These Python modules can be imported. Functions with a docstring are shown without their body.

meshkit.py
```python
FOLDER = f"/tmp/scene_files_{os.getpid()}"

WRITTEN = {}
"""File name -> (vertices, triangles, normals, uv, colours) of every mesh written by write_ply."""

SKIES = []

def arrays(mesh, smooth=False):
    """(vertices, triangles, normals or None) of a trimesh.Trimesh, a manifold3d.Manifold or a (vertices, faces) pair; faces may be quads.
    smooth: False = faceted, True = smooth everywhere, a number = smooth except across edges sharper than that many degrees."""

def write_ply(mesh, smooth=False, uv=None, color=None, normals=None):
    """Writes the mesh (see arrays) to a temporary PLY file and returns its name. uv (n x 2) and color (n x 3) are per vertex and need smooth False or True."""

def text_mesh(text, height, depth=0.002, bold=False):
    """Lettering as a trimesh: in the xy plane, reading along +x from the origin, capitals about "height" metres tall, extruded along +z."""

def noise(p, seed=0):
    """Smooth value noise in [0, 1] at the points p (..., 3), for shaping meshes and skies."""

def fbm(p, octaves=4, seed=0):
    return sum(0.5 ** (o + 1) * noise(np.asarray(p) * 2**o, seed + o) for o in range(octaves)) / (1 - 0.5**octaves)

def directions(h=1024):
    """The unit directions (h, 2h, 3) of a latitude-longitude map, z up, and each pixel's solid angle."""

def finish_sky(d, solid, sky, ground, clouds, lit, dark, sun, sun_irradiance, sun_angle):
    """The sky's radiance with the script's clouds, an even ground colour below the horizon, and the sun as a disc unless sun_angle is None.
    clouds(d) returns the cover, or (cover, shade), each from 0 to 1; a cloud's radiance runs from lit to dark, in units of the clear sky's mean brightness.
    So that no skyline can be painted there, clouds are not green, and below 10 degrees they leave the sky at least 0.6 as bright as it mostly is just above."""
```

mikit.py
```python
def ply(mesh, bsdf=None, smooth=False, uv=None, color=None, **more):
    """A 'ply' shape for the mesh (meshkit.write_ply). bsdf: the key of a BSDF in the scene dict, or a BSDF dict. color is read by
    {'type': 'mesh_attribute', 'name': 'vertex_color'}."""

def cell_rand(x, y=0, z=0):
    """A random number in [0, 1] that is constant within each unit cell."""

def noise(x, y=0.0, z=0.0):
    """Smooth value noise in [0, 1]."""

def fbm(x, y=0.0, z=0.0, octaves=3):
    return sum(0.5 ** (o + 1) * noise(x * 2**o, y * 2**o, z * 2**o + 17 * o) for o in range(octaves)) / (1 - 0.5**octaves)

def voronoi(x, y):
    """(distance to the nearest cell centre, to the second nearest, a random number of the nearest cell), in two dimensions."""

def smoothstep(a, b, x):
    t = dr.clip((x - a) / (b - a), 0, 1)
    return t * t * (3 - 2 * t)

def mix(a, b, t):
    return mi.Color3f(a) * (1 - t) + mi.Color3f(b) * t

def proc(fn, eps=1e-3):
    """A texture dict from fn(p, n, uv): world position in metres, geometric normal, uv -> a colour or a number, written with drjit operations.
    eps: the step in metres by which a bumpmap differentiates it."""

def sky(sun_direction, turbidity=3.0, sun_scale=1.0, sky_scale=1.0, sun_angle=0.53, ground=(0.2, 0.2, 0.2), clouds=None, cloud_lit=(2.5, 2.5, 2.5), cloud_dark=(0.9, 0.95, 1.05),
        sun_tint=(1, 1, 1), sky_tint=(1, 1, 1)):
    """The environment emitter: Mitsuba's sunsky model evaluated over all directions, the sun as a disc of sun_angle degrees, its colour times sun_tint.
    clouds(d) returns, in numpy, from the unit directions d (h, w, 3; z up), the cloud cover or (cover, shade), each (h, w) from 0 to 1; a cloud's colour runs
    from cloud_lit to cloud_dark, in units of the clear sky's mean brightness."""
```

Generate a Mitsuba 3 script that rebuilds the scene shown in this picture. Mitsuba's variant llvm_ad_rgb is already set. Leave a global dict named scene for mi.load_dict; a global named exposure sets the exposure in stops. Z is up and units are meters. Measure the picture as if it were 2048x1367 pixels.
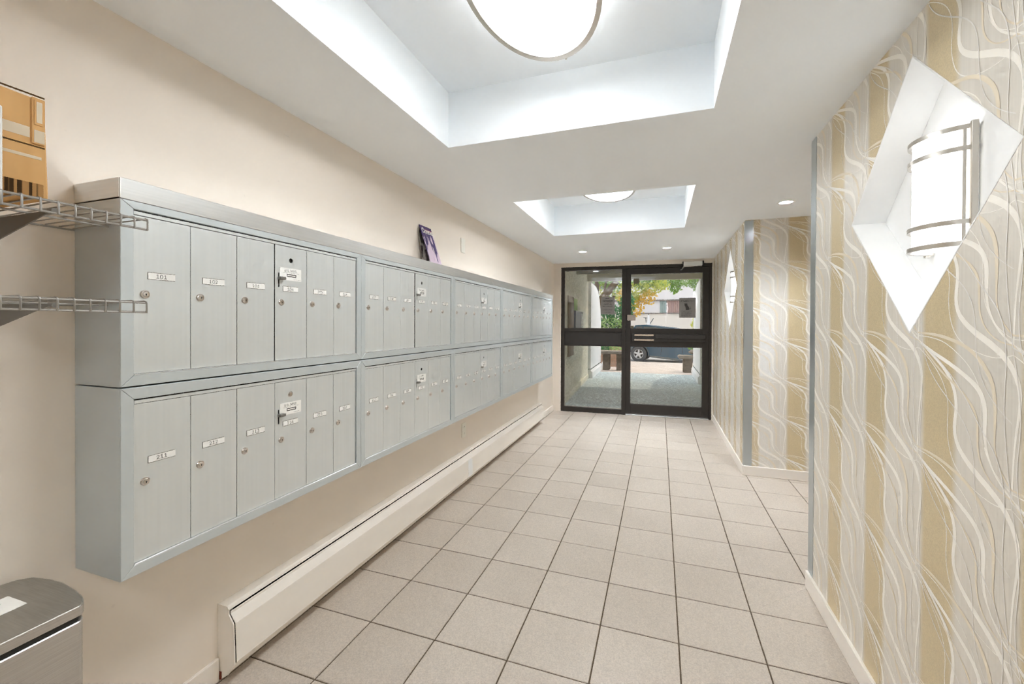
import math, random
import numpy as np, trimesh, manifold3d as m3
import shapely.geometry as sg
from shapely import affinity
import drjit as dr, mitsuba as mi, mikit, meshkit
from mikit import proc, noise, fbm, cell_rand, smoothstep, mix

random.seed(7); RNG = np.random.default_rng(7)
T = mi.ScalarTransform4f
scene, labels = {'type': 'scene'}, {}
def ply(mesh, m, **k): return mikit.ply(mesh, 'mat_' + m, **k)

# ------------------------------------------------------------------ camera, sky, exposure
F_PX, YAW, PITCH, ROLL = 844.85, 0.33621, -0.00651, -0.00459
CAM, PP_Y = np.array([-0.0794, -3.3039, 1.2544]), -30.98
cy_, sy_ = math.cos(YAW), math.sin(YAW)
fwd = np.array([-sy_*math.cos(PITCH), cy_*math.cos(PITCH), math.sin(PITCH)])
r0 = np.array([cy_, sy_, 0.0]); d0 = np.cross(fwd, r0)
rgt = math.cos(ROLL)*r0 + math.sin(ROLL)*d0
dwn = -math.sin(ROLL)*r0 + math.cos(ROLL)*d0
M = np.eye(4); M[:3, 0], M[:3, 1], M[:3, 2], M[:3, 3] = -rgt, -dwn, fwd, CAM
scene['camera'] = {'type': 'perspective', 'fov': math.degrees(2*math.atan(1024/F_PX)), 'fov_axis': 'x', 'near_clip': 0.02, 'far_clip': 500.0,
                   'principal_point_offset_y': -PP_Y/1367.0, 'to_world': T(M)}
exposure = 2.8
SKY_SCALE, DOME_L, SCONCE_L, DOWN_L = 2.3, 3.4, 0.50, 210.0
scene['sky'] = mikit.sky((0.35, 0.5, 0.8), turbidity=4.0, sun_scale=0.12, sky_scale=SKY_SCALE*0.6, ground=(0.3, 0.29, 0.27),
                         clouds=lambda d: (0.9 + 0.1*meshkit.fbm(d*3.0, 3), 0.25*meshkit.fbm(d*4.0, 3, 5)),
                         cloud_lit=(1.5, 1.5, 1.5), cloud_dark=(0.9, 0.93, 0.97))

# ------------------------------------------------------------------ key dimensions (metres)
XW, ZC, XR, XN, E0, E1 = -1.537, 2.126, 0.59, 0.60, 2.7666, 0.0586
YB, YN, YA, XCOR = -7.5, -0.935, 0.672, 2.6        # back wall, end of the near right wall, alcove wall, end of side passage
S = 0.3048
yend = lambda x: E0 + E1*x

# ------------------------------------------------------------------ materials
def mat(key, base, rough=0.5, metallic=0.0, spec=0.5, **k):
    b = base if isinstance(base, dict) else {'type': 'rgb', 'value': list(base)}
    scene['mat_' + key] = {'type': 'twosided', 'bsdf': {'type': 'principled', 'base_color': b, 'roughness': rough, 'metallic': metallic, 'specular': spec, **k}}
    return key
def bumped(key, base, h, rough=0.5, metallic=0.0, spec=0.5, eps=1e-3, **k):
    b = base if isinstance(base, dict) else {'type': 'rgb', 'value': list(base)}
    scene['mat_' + key] = {'type': 'twosided', 'bsdf': {'type': 'bumpmap', 'arbitrary': proc(h, eps), 'scale': 1.0,
                  'bsdf': {'type': 'principled', 'base_color': b, 'roughness': rough, 'metallic': metallic, 'specular': spec, **k}}}
    return key
def emit(rgb): return {'type': 'area', 'radiance': {'type': 'rgb', 'value': list(rgb)}}

def f_wall(p, n, uv):
    t = fbm(p.y*1.3, p.z*1.7, p.x, 3)
    sp = smoothstep(0.93, 0.97, noise(p.x*40, p.y*40, p.z*40))*0.06
    return mix((0.79, 0.72, 0.64), (0.82, 0.755, 0.68), t)*(1 - sp)
mat('paint_beige', proc(f_wall), 0.55, spec=0.35)
mat('paint_ceiling', proc(lambda p, n, uv: mix((0.81, 0.85, 0.88), (0.835, 0.875, 0.905), fbm(p.x*2, p.y*2, p.z, 3))), 0.6, spec=0.3)
mat('paint_white', (0.82, 0.83, 0.83), 0.5, spec=0.35)
mat('trim_cream', proc(lambda p, n, uv: mix((0.79, 0.75, 0.69), (0.85, 0.81, 0.755), fbm(p.x*6, p.y*3, p.z*8, 3))), 0.4)
def f_tile(p, n, uv):
    cx, cy = dr.floor(p.x/S), dr.floor(p.y/S)
    tone = cell_rand(cx, cy, 3)
    big = fbm(p.x*3 + 7*tone, p.y*3, 0.0, 3)
    sp = noise(p.x*260, p.y*260, 1.0)*0.6 + noise(p.x*610, p.y*610, 5.0)*0.4
    c = mix((0.445, 0.39, 0.335), (0.55, 0.49, 0.43), 0.25*tone + 0.5*big + 0.1)
    return c*(0.84 + 0.32*sp)
bumped('tile_stone', proc(f_tile), lambda p, n, uv: 0.0009*fbm(p.x*55, p.y*55, 0.3, 3) + 0.0004*noise(p.x*180, p.y*180, 0.0), 0.36, spec=0.55)
mat('grout', (0.115, 0.088, 0.062), 0.9, spec=0.1)
mat('cabinet_paint', proc(lambda p, n, uv: mix((0.54, 0.59, 0.61), (0.59, 0.64, 0.655), fbm(p.y*9, p.z*3, p.x*5, 3))), 0.42, 0.35)
mat('door_metal', proc(lambda p, n, uv: mix((0.655, 0.69, 0.695), (0.715, 0.75, 0.755), 0.6*fbm(p.y*7, p.z*2.5, p.x*5, 3) + 0.4*noise(p.y*160, p.z*4, 0.0))), 0.36, 0.45)
mat('aluminium', proc(lambda p, n, uv: mix((0.70, 0.71, 0.705), (0.82, 0.825, 0.815), 0.5*noise(p.y*5, p.z*400, p.x*9) + 0.5*fbm(p.y*6, p.z*6, p.x*6, 2))), 0.3, 0.8)
mat('strip_metal', (0.52, 0.57, 0.59), 0.3, 0.85)
mat('nickel', (0.58, 0.55, 0.50), 0.28, 0.9)
mat('chrome', (0.66, 0.62, 0.59), 0.13, 1.0)
mat('steel_brushed', proc(lambda p, n, uv: mix((0.50, 0.48, 0.455), (0.60, 0.585, 0.56), noise(p.y*14, p.z*700, p.x*14))), 0.3, 0.9)
mat('lid_steel', proc(lambda p, n, uv: mix((0.32, 0.30, 0.265), (0.40, 0.385, 0.35), 0.5*noise(p.y*500, p.x*30, 0.0) + 0.5*fbm(p.y*30, p.x*30, 0.0, 2))), 0.42, 0.7)
mat('wire_coat', (0.40, 0.39, 0.37), 0.24, 0.7)
mat('bracket_grey', (0.20, 0.195, 0.18), 0.5, 0.3)
mat('black', (0.012, 0.012, 0.012), 0.6)
mat('dark_gap', (0.03, 0.032, 0.03), 0.8)
mat('ink', (0.05, 0.05, 0.05), 0.8)
mat('bronze_frame', (0.022, 0.018, 0.0155), 0.42, spec=0.5)
mat('bronze_panel', (0.027, 0.024, 0.0225), 0.5)
mat('label_card', (0.86, 0.87, 0.85), 0.5)
mat('sticker_white', (0.86, 0.86, 0.83), 0.5)
mat('plate_white', (0.80, 0.78, 0.71), 0.4)
mat('paper_grey', (0.27, 0.265, 0.26), 0.8)
mat('tape_clear', (0.66, 0.56, 0.42), 0.25)
mat('lock_plate', (0.42, 0.37, 0.33), 0.4, 0.6)
mat('olive_box', (0.16, 0.145, 0.085), 0.6)
mat('pull_bar', (0.78, 0.66, 0.56), 0.3, 0.7)
def f_paper(u):
    def f(p, n, uv):
        s = u(p)
        ph = s/0.3345
        k = ph - dr.floor(ph)
        band = smoothstep(0.02, 0.10, k)*(1 - smoothstep(0.40, 0.50, k))
        pale = mix((0.70, 0.665, 0.60), (0.75, 0.715, 0.65), noise(s*230, p.z*3, 1.0))
        grain = 0.93 + 0.14*noise(s*420, p.z*420, 2.0)
        gold = mix((0.59, 0.485, 0.30), (0.64, 0.535, 0.345), fbm(s*12, p.z*5, 0.0, 3))*grain
        return mix(pale, gold, band)
    return f
mat('wallpaper_side', proc(f_paper(lambda p: -p.y - 1.828)), 0.34, spec=0.8, metallic=0.22, clearcoat=0.7, clearcoat_gloss=0.55)
mat('wallpaper_front', proc(f_paper(lambda p: p.x - 0.884)), 0.55, spec=0.4, metallic=0.05)
mat('ribbon_cream', (0.90, 0.87, 0.80), 0.4)
mat('ribbon_gold', (0.78, 0.70, 0.56), 0.4)
mat('ribbon_grey', (0.80, 0.78, 0.74), 0.4)
mat('lamp_glass', (0.9, 0.88, 0.85), 0.3)
scene['mat_pane'] = {'type': 'thindielectric', 'int_ior': 1.5}
mat('stucco', proc(lambda p, n, uv: mix((0.66, 0.645, 0.52), (0.82, 0.80, 0.72), fbm(p.x*10, p.y*12, p.z*12, 4))*(0.7 + 0.6*noise(p.y*62, p.z*62, 0.0))), 0.9, spec=0.2)
mat('white_wing', (0.86, 0.88, 0.90), 0.5)
def f_agg(p, n, uv):
    s1, s2 = noise(p.x*48, p.y*42, 0.0), noise(p.x*105, p.y*90, 3.0)
    patch = fbm(p.x*0.9, p.y*0.9, 0.0, 3)
    c = mix((0.38, 0.47, 0.51), (0.50, 0.58, 0.59), patch)
    return c*(0.35 + 0.75*s1 + 0.55*s2) + mi.Color3f(0.25)*smoothstep(0.83, 0.92, s2)
mat('aggregate', proc(f_agg), 0.8, spec=0.3)
mat('concrete_pale', proc(lambda p, n, uv: mix((0.47, 0.41, 0.36), (0.60, 0.54, 0.49), fbm(p.x*4, p.y*4, 0.0, 4))*(0.8 + 0.35*noise(p.x*40, p.y*40, 0.0))), 0.9, spec=0.2)
mat('road', proc(lambda p, n, uv: mix((0.42, 0.42, 0.41), (0.52, 0.52, 0.51), fbm(p.x*2, p.y*2, 0.0, 3))), 0.9, spec=0.2)
mat('bench_stone', proc(lambda p, n, uv: mix((0.07, 0.055, 0.04), (0.19, 0.16, 0.125), fbm(p.x*14, p.y*14, p.z*14, 4))), 0.9, spec=0.2)
mat('bench_top', proc(lambda p, n, uv: mix((0.13, 0.115, 0.09), (0.32, 0.29, 0.25), fbm(p.x*10, p.y*10, p.z*10, 4))), 0.85, spec=0.2)
mat('brick', proc(lambda p, n, uv: mix((0.33, 0.19, 0.13), (0.48, 0.32, 0.22), fbm(p.x*9, p.y*9, p.z*9, 3))), 0.9, spec=0.2)
mat('mortar', (0.42, 0.38, 0.33), 0.95, spec=0.1)
mat('beam_olive', (0.30, 0.285, 0.20), 0.8, spec=0.2)
mat('beam_tan', (0.52, 0.475, 0.36), 0.8, spec=0.2)
mat('soffit', (0.62, 0.58, 0.48), 0.8, spec=0.2)
mat('facade_cream', proc(lambda p, n, uv: mix((0.70, 0.66, 0.60), (0.78, 0.74, 0.68), fbm(p.x*1.2, p.z*1.2, 0.0, 3))), 0.9, spec=0.2)
mat('facade_white', (0.80, 0.79, 0.80), 0.9, spec=0.2)
mat('facade_ledge', (0.22, 0.20, 0.19), 0.8, spec=0.2)
mat('siding_rose', (0.40, 0.27, 0.25), 0.8, spec=0.2)
mat('siding_green', (0.27, 0.36, 0.35), 0.8, spec=0.2)
mat('car_paint', (0.015, 0.075, 0.13), 0.18, 0.1, clearcoat=0.8, clearcoat_gloss=0.9)
mat('car_trim', (0.10, 0.12, 0.13), 0.45)
mat('tyre', (0.10, 0.105, 0.11), 0.8, spec=0.2)
mat('alloy', (0.78, 0.78, 0.80), 0.3, 0.5)
mat('car_glass', (0.10, 0.11, 0.11), 0.1)
mat('headlight', (0.85, 0.86, 0.88), 0.15)
mat('bark', proc(lambda p, n, uv: mix((0.06, 0.042, 0.022), (0.17, 0.125, 0.07), fbm(p.x*10, p.y*10, p.z*5, 3))), 0.9, spec=0.1)
def leafmat(key, c):
    scene['mat_' + key] = {'type': 'principledthin', 'base_color': {'type': 'rgb', 'value': c}, 'roughness': 0.6, 'diff_trans': 0.8, 'spec_trans': 0.0}
leafmat('leaf_green', [0.26, 0.46, 0.08]); leafmat('leaf_lime', [0.60, 0.66, 0.14]); leafmat('leaf_gold', [0.82, 0.58, 0.14])
leafmat('leaf_dark', [0.09, 0.26, 0.12]); leafmat('leaf_soft', [0.40, 0.60, 0.24])
mat('wood_board', (0.24, 0.165, 0.095), 0.7)
mat('note_green', (0.33, 0.50, 0.14), 0.8)
mat('intercom', (0.022, 0.022, 0.026), 0.4)
mat('cardboard', proc(lambda p, n, uv: mix((0.56, 0.32, 0.125), (0.70, 0.43, 0.19), 0.6*noise(p.y*75, p.z*2, 0.0) + 0.4*fbm(p.y*12, p.z*6, 0.0, 3))), 0.75, spec=0.25)
mat('cardboard_dark', proc(lambda p, n, uv: mix((0.05, 0.028, 0.012), (0.36, 0.20, 0.08), smoothstep(0.45, 0.6, noise(p.y*230, 0.0, 0.0)))), 0.9, spec=0.1)
mat('cardboard_edge', (0.09, 0.05, 0.02), 0.9, spec=0.1)
mat('green_print', (0.03, 0.32, 0.20), 0.6)
mat('brochure_purple', proc(lambda p, n, uv: mix((0.045, 0.02, 0.13), (0.62, 0.50, 0.62), smoothstep(0.48, 0.66, fbm(p.y*48, p.z*15, 0.0, 3) + (1.83 - p.z)*1.8))), 0.3)
mat('brochure_head', (0.05, 0.018, 0.12), 0.3)
mat('brochure_red', (0.22, 0.03, 0.10), 0.3)
mat('brochure_dark', (0.06, 0.055, 0.045), 0.3)
mat('brochure_photo', proc(lambda p, n, uv: mix((0.30, 0.28, 0.24), (0.03, 0.02, 0.02), smoothstep(0.55, 0.62, fbm(p.y*30, p.z*25, 2.0, 3)))), 0.3)
mat('brochure_pale', (0.62, 0.58, 0.50), 0.4)
mat('mailer', (0.80, 0.80, 0.79), 0.6)
mat('rust', (0.18, 0.035, 0.015), 0.8)

# ------------------------------------------------------------------ mesh helpers
def cbox(x0, x1, y0, y1, z0, z1, b=0.0015):
    """A box with chamfered edges."""
    lo, hi = np.minimum([x0, y0, z0], [x1, y1, z1]), np.maximum([x0, y0, z0], [x1, y1, z1])
    b = min(b, 0.3*float((hi - lo).min()))
    pts = []
    for i in range(8):
        c = [(hi if i >> k & 1 else lo)[k] for k in range(3)]
        s = [(-1 if i >> k & 1 else 1)*b for k in range(3)]
        for k in range(3):
            p = [c[j] + (s[j] if j != k else 0) for j in range(3)]; pts.append(p)
    return trimesh.convex.convex_hull(np.array(pts))
def box(x0, x1, y0, y1, z0, z1):
    return trimesh.creation.box(bounds=[[min(x0, x1), min(y0, y1), min(z0, z1)], [max(x0, x1), max(y0, y1), max(z0, z1)]])
def cat(ms): return trimesh.util.concatenate(list(ms))
def xf(mesh, ex, ey, ez, o):
    """Maps local x, y, z to the world axes ex, ey, ez, with the origin o."""
    m = np.eye(4); m[:3, 0], m[:3, 1], m[:3, 2], m[:3, 3] = ex, ey, ez, o
    k = mesh.copy(); k.apply_transform(m); return k
def prism(poly, h):
    if not isinstance(poly, sg.base.BaseGeometry): poly = sg.Polygon(poly)
    return trimesh.creation.extrude_polygon(poly, h, engine='earcut')
def bevel_prism(poly, z0, z1, b):
    poly = sg.polygon.orient(poly); inner = sg.polygon.orient(poly.buffer(-b, join_style=2))
    a, c = np.array(poly.exterior.coords)[:-1], np.array(inner.exterior.coords)[:-1]
    if len(a) != len(c): return prism(poly, z1 - z0).apply_translation([0, 0, z0])
    k = int(np.argmin(((c - a[0])**2).sum(1))); c = np.roll(c, -k, 0)
    n = len(a)
    v = np.vstack([np.c_[a, np.full(n, z0)], np.c_[a, np.full(n, z1 - b)], np.c_[c, np.full(n, z1)]])
    f = []
    for r in (0, n):
        for i in range(n):
            j = (i + 1) % n; f += [[r + i, r + j, r + n + j], [r + i, r + n + j, r + n + i]]
    for i in range(1, n - 1): f.append([2*n, 2*n + i, 2*n + i + 1])
    return trimesh.Trimesh(v, f, process=False)
def tube(pts, r, sides=8, closed=False):
    p = np.asarray(pts, float); n = len(p)
    t = np.gradient(p, axis=0) if not closed else np.roll(p, -1, 0) - np.roll(p, 1, 0)
    t /= np.linalg.norm(t, axis=1, keepdims=True) + 1e-12
    ref = np.array([0.31, 0.17, 0.93]) if abs(t[:, 2]).max() < 0.9 else np.array([0.9, 0.4, 0.13])
    a = np.cross(t, ref); a /= np.linalg.norm(a, axis=1, keepdims=True); b = np.cross(t, a)
    ang = np.arange(sides)*2*np.pi/sides
    rr = np.broadcast_to(r, (n,))
    v = p[:, None] + rr[:, None, None]*(np.cos(ang)[None, :, None]*a[:, None] + np.sin(ang)[None, :, None]*b[:, None])
    f = []
    for i in range(n if closed else n - 1):
        i2 = (i + 1) % n
        for j in range(sides):
            k = (j + 1) % sides
            f += [[i*sides + j, i*sides + k, i2*sides + k], [i*sides + j, i2*sides + k, i2*sides + j]]
    v = v.reshape(-1, 3)
    if not closed:
        v = np.vstack([v, p[0], p[-1]]); c0, c1 = len(v) - 2, len(v) - 1
        for j in range(sides):
            k = (j + 1) % sides
            f += [[c0, k, j], [c1, (n - 1)*sides + j, (n - 1)*sides + k]]
    return trimesh.Trimesh(v, f, process=False)
def lathe(prof, seg=32):
    """Revolves (r, z) pairs about z."""
    return trimesh.creation.revolve(np.array(prof, float), sections=seg)
def mani(mesh): return m3.Manifold(m3.Mesh(np.asarray(mesh.vertices, np.float32), np.asarray(mesh.faces, np.uint32)))
def unmani(m):
    q = m.to_mesh(); return trimesh.Trimesh(q.vert_properties[:, :3], q.tri_verts, process=False)

COUNT = {}
def numbered(name):
    n = COUNT[name] = COUNT.get(name, -1) + 1
    return name if n == 0 else f'{name}_{n:03d}'
def put(parent, name, mesh, m, smooth=False, label=None, kind=None, em=None, **k):
    key = numbered(f'{parent}__{name}' if parent else name)
    scene[key] = ply(mesh, m, smooth=smooth, **({'emitter': em} if em else {}), **k)
    if label or kind: labels[key] = {**({'label': label} if label else {}), **({'kind': kind} if kind else {})}
    return key
def thing(name, label, category, group=None):
    key = numbered(name)
    labels[key] = {'label': label, 'category': category, **({'group': group} if group else {})}
    return key
def tag(key, label, category, group=None):
    labels[key] = {'label': label, 'category': category, **({'group': group} if group else {})}
    return key
def struct(key, label=None):
    labels[key] = {'kind': 'structure', **({'label': label} if label else {})}; return key
def share(parent, name, source):
    key = numbered(f'{parent}__{name}'); scene[key] = dict(scene[source]); return key
def text(s, h, o, ex, ey, depth=0.0006, bold=False, center=False):
    t = meshkit.text_mesh(s, h, depth, bold)
    if center: t.apply_translation([-(t.bounds[0, 0] + t.bounds[1, 0])/2, 0, 0])
    return xf(t, ex, ey, np.cross(ex, ey), o)
EX, EY, EZ = np.eye(3)

# ================================================================== the room
# floor: grout bed, and every tile a part
fl = struct('floor')
hall = sg.Polygon([(XW, YB), (XN, YB), (XN, YN), (XCOR, YN), (XCOR, YA), (XR, YA), (XR, yend(XR)), (XW, yend(XW))])
scene['floor__grout_bed'] = ply(prism(hall, 0.03).apply_translation([0, 0, -0.0335]), 'grout')
for i in range(-6, 9):
    for j in range(-18, 10):
        sq = sg.box(i*S + 0.0026, j*S + 0.0026, (i + 1)*S - 0.0026, (j + 1)*S - 0.0026).intersection(hall)
        for g in getattr(sq, 'geoms', [sq]):
            if g.area > 4e-4:
                dz = RNG.uniform(-0.0004, 0.0004)
                put('floor', 'tile', bevel_prism(g, -0.004, dz, 0.0016), 'tile_stone')

# ceiling with three recessed trays and downlight holes
TR = [(-1.075, 0.122, -2.652, -1.425, 2.395), (-1.075, 0.126, -0.435, 0.795, 2.415), (-1.075, 0.122, -4.87, -3.65, 2.395)]
DOWN = [(-0.962, 1.795), (-0.006, 1.828), (0.764, 0.180)]
cpoly = sg.Polygon([(XW - 0.12, YB - 0.1), (XN + 0.25, YB - 0.1), (XN + 0.25, YN - 0.1), (XCOR + 0.1, YN - 0.1), (XCOR + 0.1, YA + 0.12), (XR + 0.25, YA + 0.12), (XR + 0.25, yend(XR) + 0.05), (XW - 0.12, yend(XW) + 0.05)])
slab = mani(prism(cpoly, 0.374).apply_translation([0, 0, ZC]))
for x0, x1, y0, y1, zt in TR: slab = slab - mani(box(x0, x1, y0, y1, ZC - 0.1, zt))
for x, y in DOWN: slab = slab - mani(trimesh.creation.cylinder(0.0445, 0.2, sections=32).apply_translation([x, y, ZC + 0.0]))
struct('ceiling'); scene['ceiling'] = ply(unmani(slab), 'paint_ceiling')

# left wall, back wall, walls of the side passage
struct('wall_left'); scene['wall_left'] = ply(box(XW - 0.12, XW, YB, yend(XW) + 0.1, -0.03, ZC + 0.004), 'paint_beige')
struct('wall_back'); scene['wall_back'] = ply(box(XW, XN + 0.2, YB - 0.1, YB, -0.03, ZC + 0.004), 'paint_beige')
struct('wall_passage'); scene['wall_passage'] = ply(box(XCOR, XCOR + 0.1, YN, YA, -0.03, ZC + 0.004), 'paint_beige')

# end wall (slightly askew), in its own frame: u along it, d inwards to outdoors, z up
NU = math.hypot(1, E1); EU = np.array([1, E1, 0])/NU; ED = np.array([-E1, 1, 0])/NU
def endm(mesh): return xf(mesh, EU, ED, EZ, [0, E0, 0])          # local x=u, y=d, z=z
def ebox(u0, u1, d0, d1, z0, z1, b=0.0015): return endm(cbox(u0*NU, u1*NU, d0, d1, z0, z1, b))
FL, FR, FT = -1.422, 0.568, 2.066
wp = sg.Polygon([(-1.75, -0.03), (FL, -0.03), (FL, FT), (FR, FT), (FR, -0.03), (1.3, -0.03), (1.3, 2.75), (-1.75, 2.75)])
struct('wall_end'); scene['wall_end'] = ply(endm(xf(prism(affinity.scale(wp, NU, 1, origin=(0, 0)), 0.12), EX, EZ, -EY, [0, 0.12, 0])), 'paint_beige')

# papered walls on the right, two with a diamond niche
NICHE = {'near': (XN, -1.780, 1.630), 'far': (XR, 1.450, 1.617)}
ND, NR = 0.10, 0.398
def side_wall(name, x, y0, y1, c):
    """A wall facing -x, from y0 to y1, with a diamond hole at c = (y, z); local x = -y, y = z, z = -x."""
    rect = sg.box(-y1, -0.03, -y0, ZC + 0.004)
    dia = sg.Polygon([(-c[0] - NR, c[1]), (-c[0], c[1] - NR), (-c[0] + NR, c[1]), (-c[0], c[1] + NR)])
    face = rect.difference(dia)
    to = lambda m, xx: xf(m, -EY, EZ, -EX, [xx, 0, 0])
    struct(name)
    scene[f'{name}__papered_face'] = ply(to(prism(face, ND), x + ND), 'wallpaper_side')
    scene[f'{name}__backing'] = ply(box(x + ND + 0.012, x + ND + 0.12, y0, y1, -0.03, ZC + 0.004), 'paint_white')
    lining = dia.buffer(-0.0002, join_style=2).difference(dia.buffer(-0.004, join_style=2))
    nich = cat([to(prism(lining, ND + 0.001), x + ND), to(prism(dia.buffer(0.02, join_style=2), 0.01), x + ND + 0.0105)])
    scene[f'{name}__niche'] = ply(nich, 'paint_white'); labels[f'{name}__niche'] = {'label': 'white diamond shaped niche'}
    return face.intersection(sg.box(-y1, 0.0, -y0, ZC))
near_face = side_wall('wall_right', XN, YB, YN, NICHE['near'][1:])
far_face = side_wall('wall_right_far', XR, YA, yend(XR), NICHE['far'][1:])
struct('wall_alcove'); scene['wall_alcove__papered_face'] = ply(box(XR + 0.0005, XCOR + 0.1, YA, YA + 0.12, -0.03, ZC + 0.004), 'wallpaper_front')
struct('wall_return'); scene['wall_return'] = ply(box(XN + 0.0005, XCOR, YN - 0.10, YN - 0.0005, -0.03, ZC + 0.004), 'paint_beige')

# the flowing ribbons of the wallpaper: flat printed shapes on the paper
WP, HP = 0.3345, 0.315
def curve(knots):
    from scipy.interpolate import CubicSpline
    k = np.array(knots, float); t = np.r_[0, np.cumsum(np.linalg.norm(np.diff(k, axis=0), axis=1))]
    from scipy.interpolate import PchipInterpolator as P_
    tt = np.linspace(0, t[-1], 46)
    e = np.stack([P_(t, k[:, 0])(tt), P_(t, k[:, 1])(tt)], 1)
    ker = np.ones(5)/5; pad = np.vstack([e[:1]]*2 + [e] + [e[-1:]]*2)
    sm = np.stack([np.convolve(pad[:, i], ker, 'valid') for i in (0, 1)], 1); sm[0], sm[-1] = e[0], e[-1]
    return sm
K1 = [(0, 0), (.077, -.044), (.140, -.089), (.166, -.155), (.150, -.22), (.182, -.265), (.241, -.300), (.308, -.335), (.350, -.388), (.357, -.424), (.348, -.469), (.338, -.55), (.3345, -.63)]
K2 = [(0, 0), (.059, -.027), (.14, -.056), (.191, -.078), (.238, -.104), (.258, -.14), (.257, -.209), (.275, -.262), (.308, -.297), (.3345, -.315)]
K3 = [(0, .02), (.08, .016), (.139, .006), (.2, -.012), (.255, -.05), (.282, -.092), (.288, -.15), (.286, -.22), (.306, -.27), (.3345, -.295)]
K4 = [(0, -.01), (.018, -.10), (.024, -.16), (.012, -.24), (.02, -.33), (.07, -.41), (.15, -.47), (.20, -.51), (.225, -.57), (.227, -.65), (.25, -.72), (.30, -.77), (.3345, -.79)]
K5 = [(0, 0), (.10, -.075), (.20, -.13), (.235, -.175), (.236, -.24), (.255, -.28), (.30, -.31), (.3345, -.315)]
K6 = [(0, .012), (.09, .004), (.17, -.03), (.225, -.075), (.245, -.12), (.247, -.2), (.265, -.25), (.3, -.285), (.3345, -.303)]
K7 = [(0, -.02), (.06, -.055), (.115, -.11), (.132, -.16), (.128, -.22), (.15, -.29), (.21, -.33), (.29, -.345), (.3345, -.335)]
K8 = [(0, -.005), (.165, -.10), (.245, -.19), (.30, -.25), (.318, -.34), (.312, -.44), (.32, -.54), (.3345, -.635)]
CURVES = [(K1, .0096, .0026, 'cream'), (K2, .0086, .0024, 'cream'), (K3, .0072, .0018, 'gold'), (K4, .0016, .0010, 'grey'), (K5, .0046, .0014, 'gold'),
          (K6, .0014, .0010, 'cream'), (K7, .0014, .0011, 'cream'), (K8, .0017, .0012, 'grey')]
CURVES = [(curve(k), w1, w0, tone) for k, w1, w0, tone in CURVES]
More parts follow.
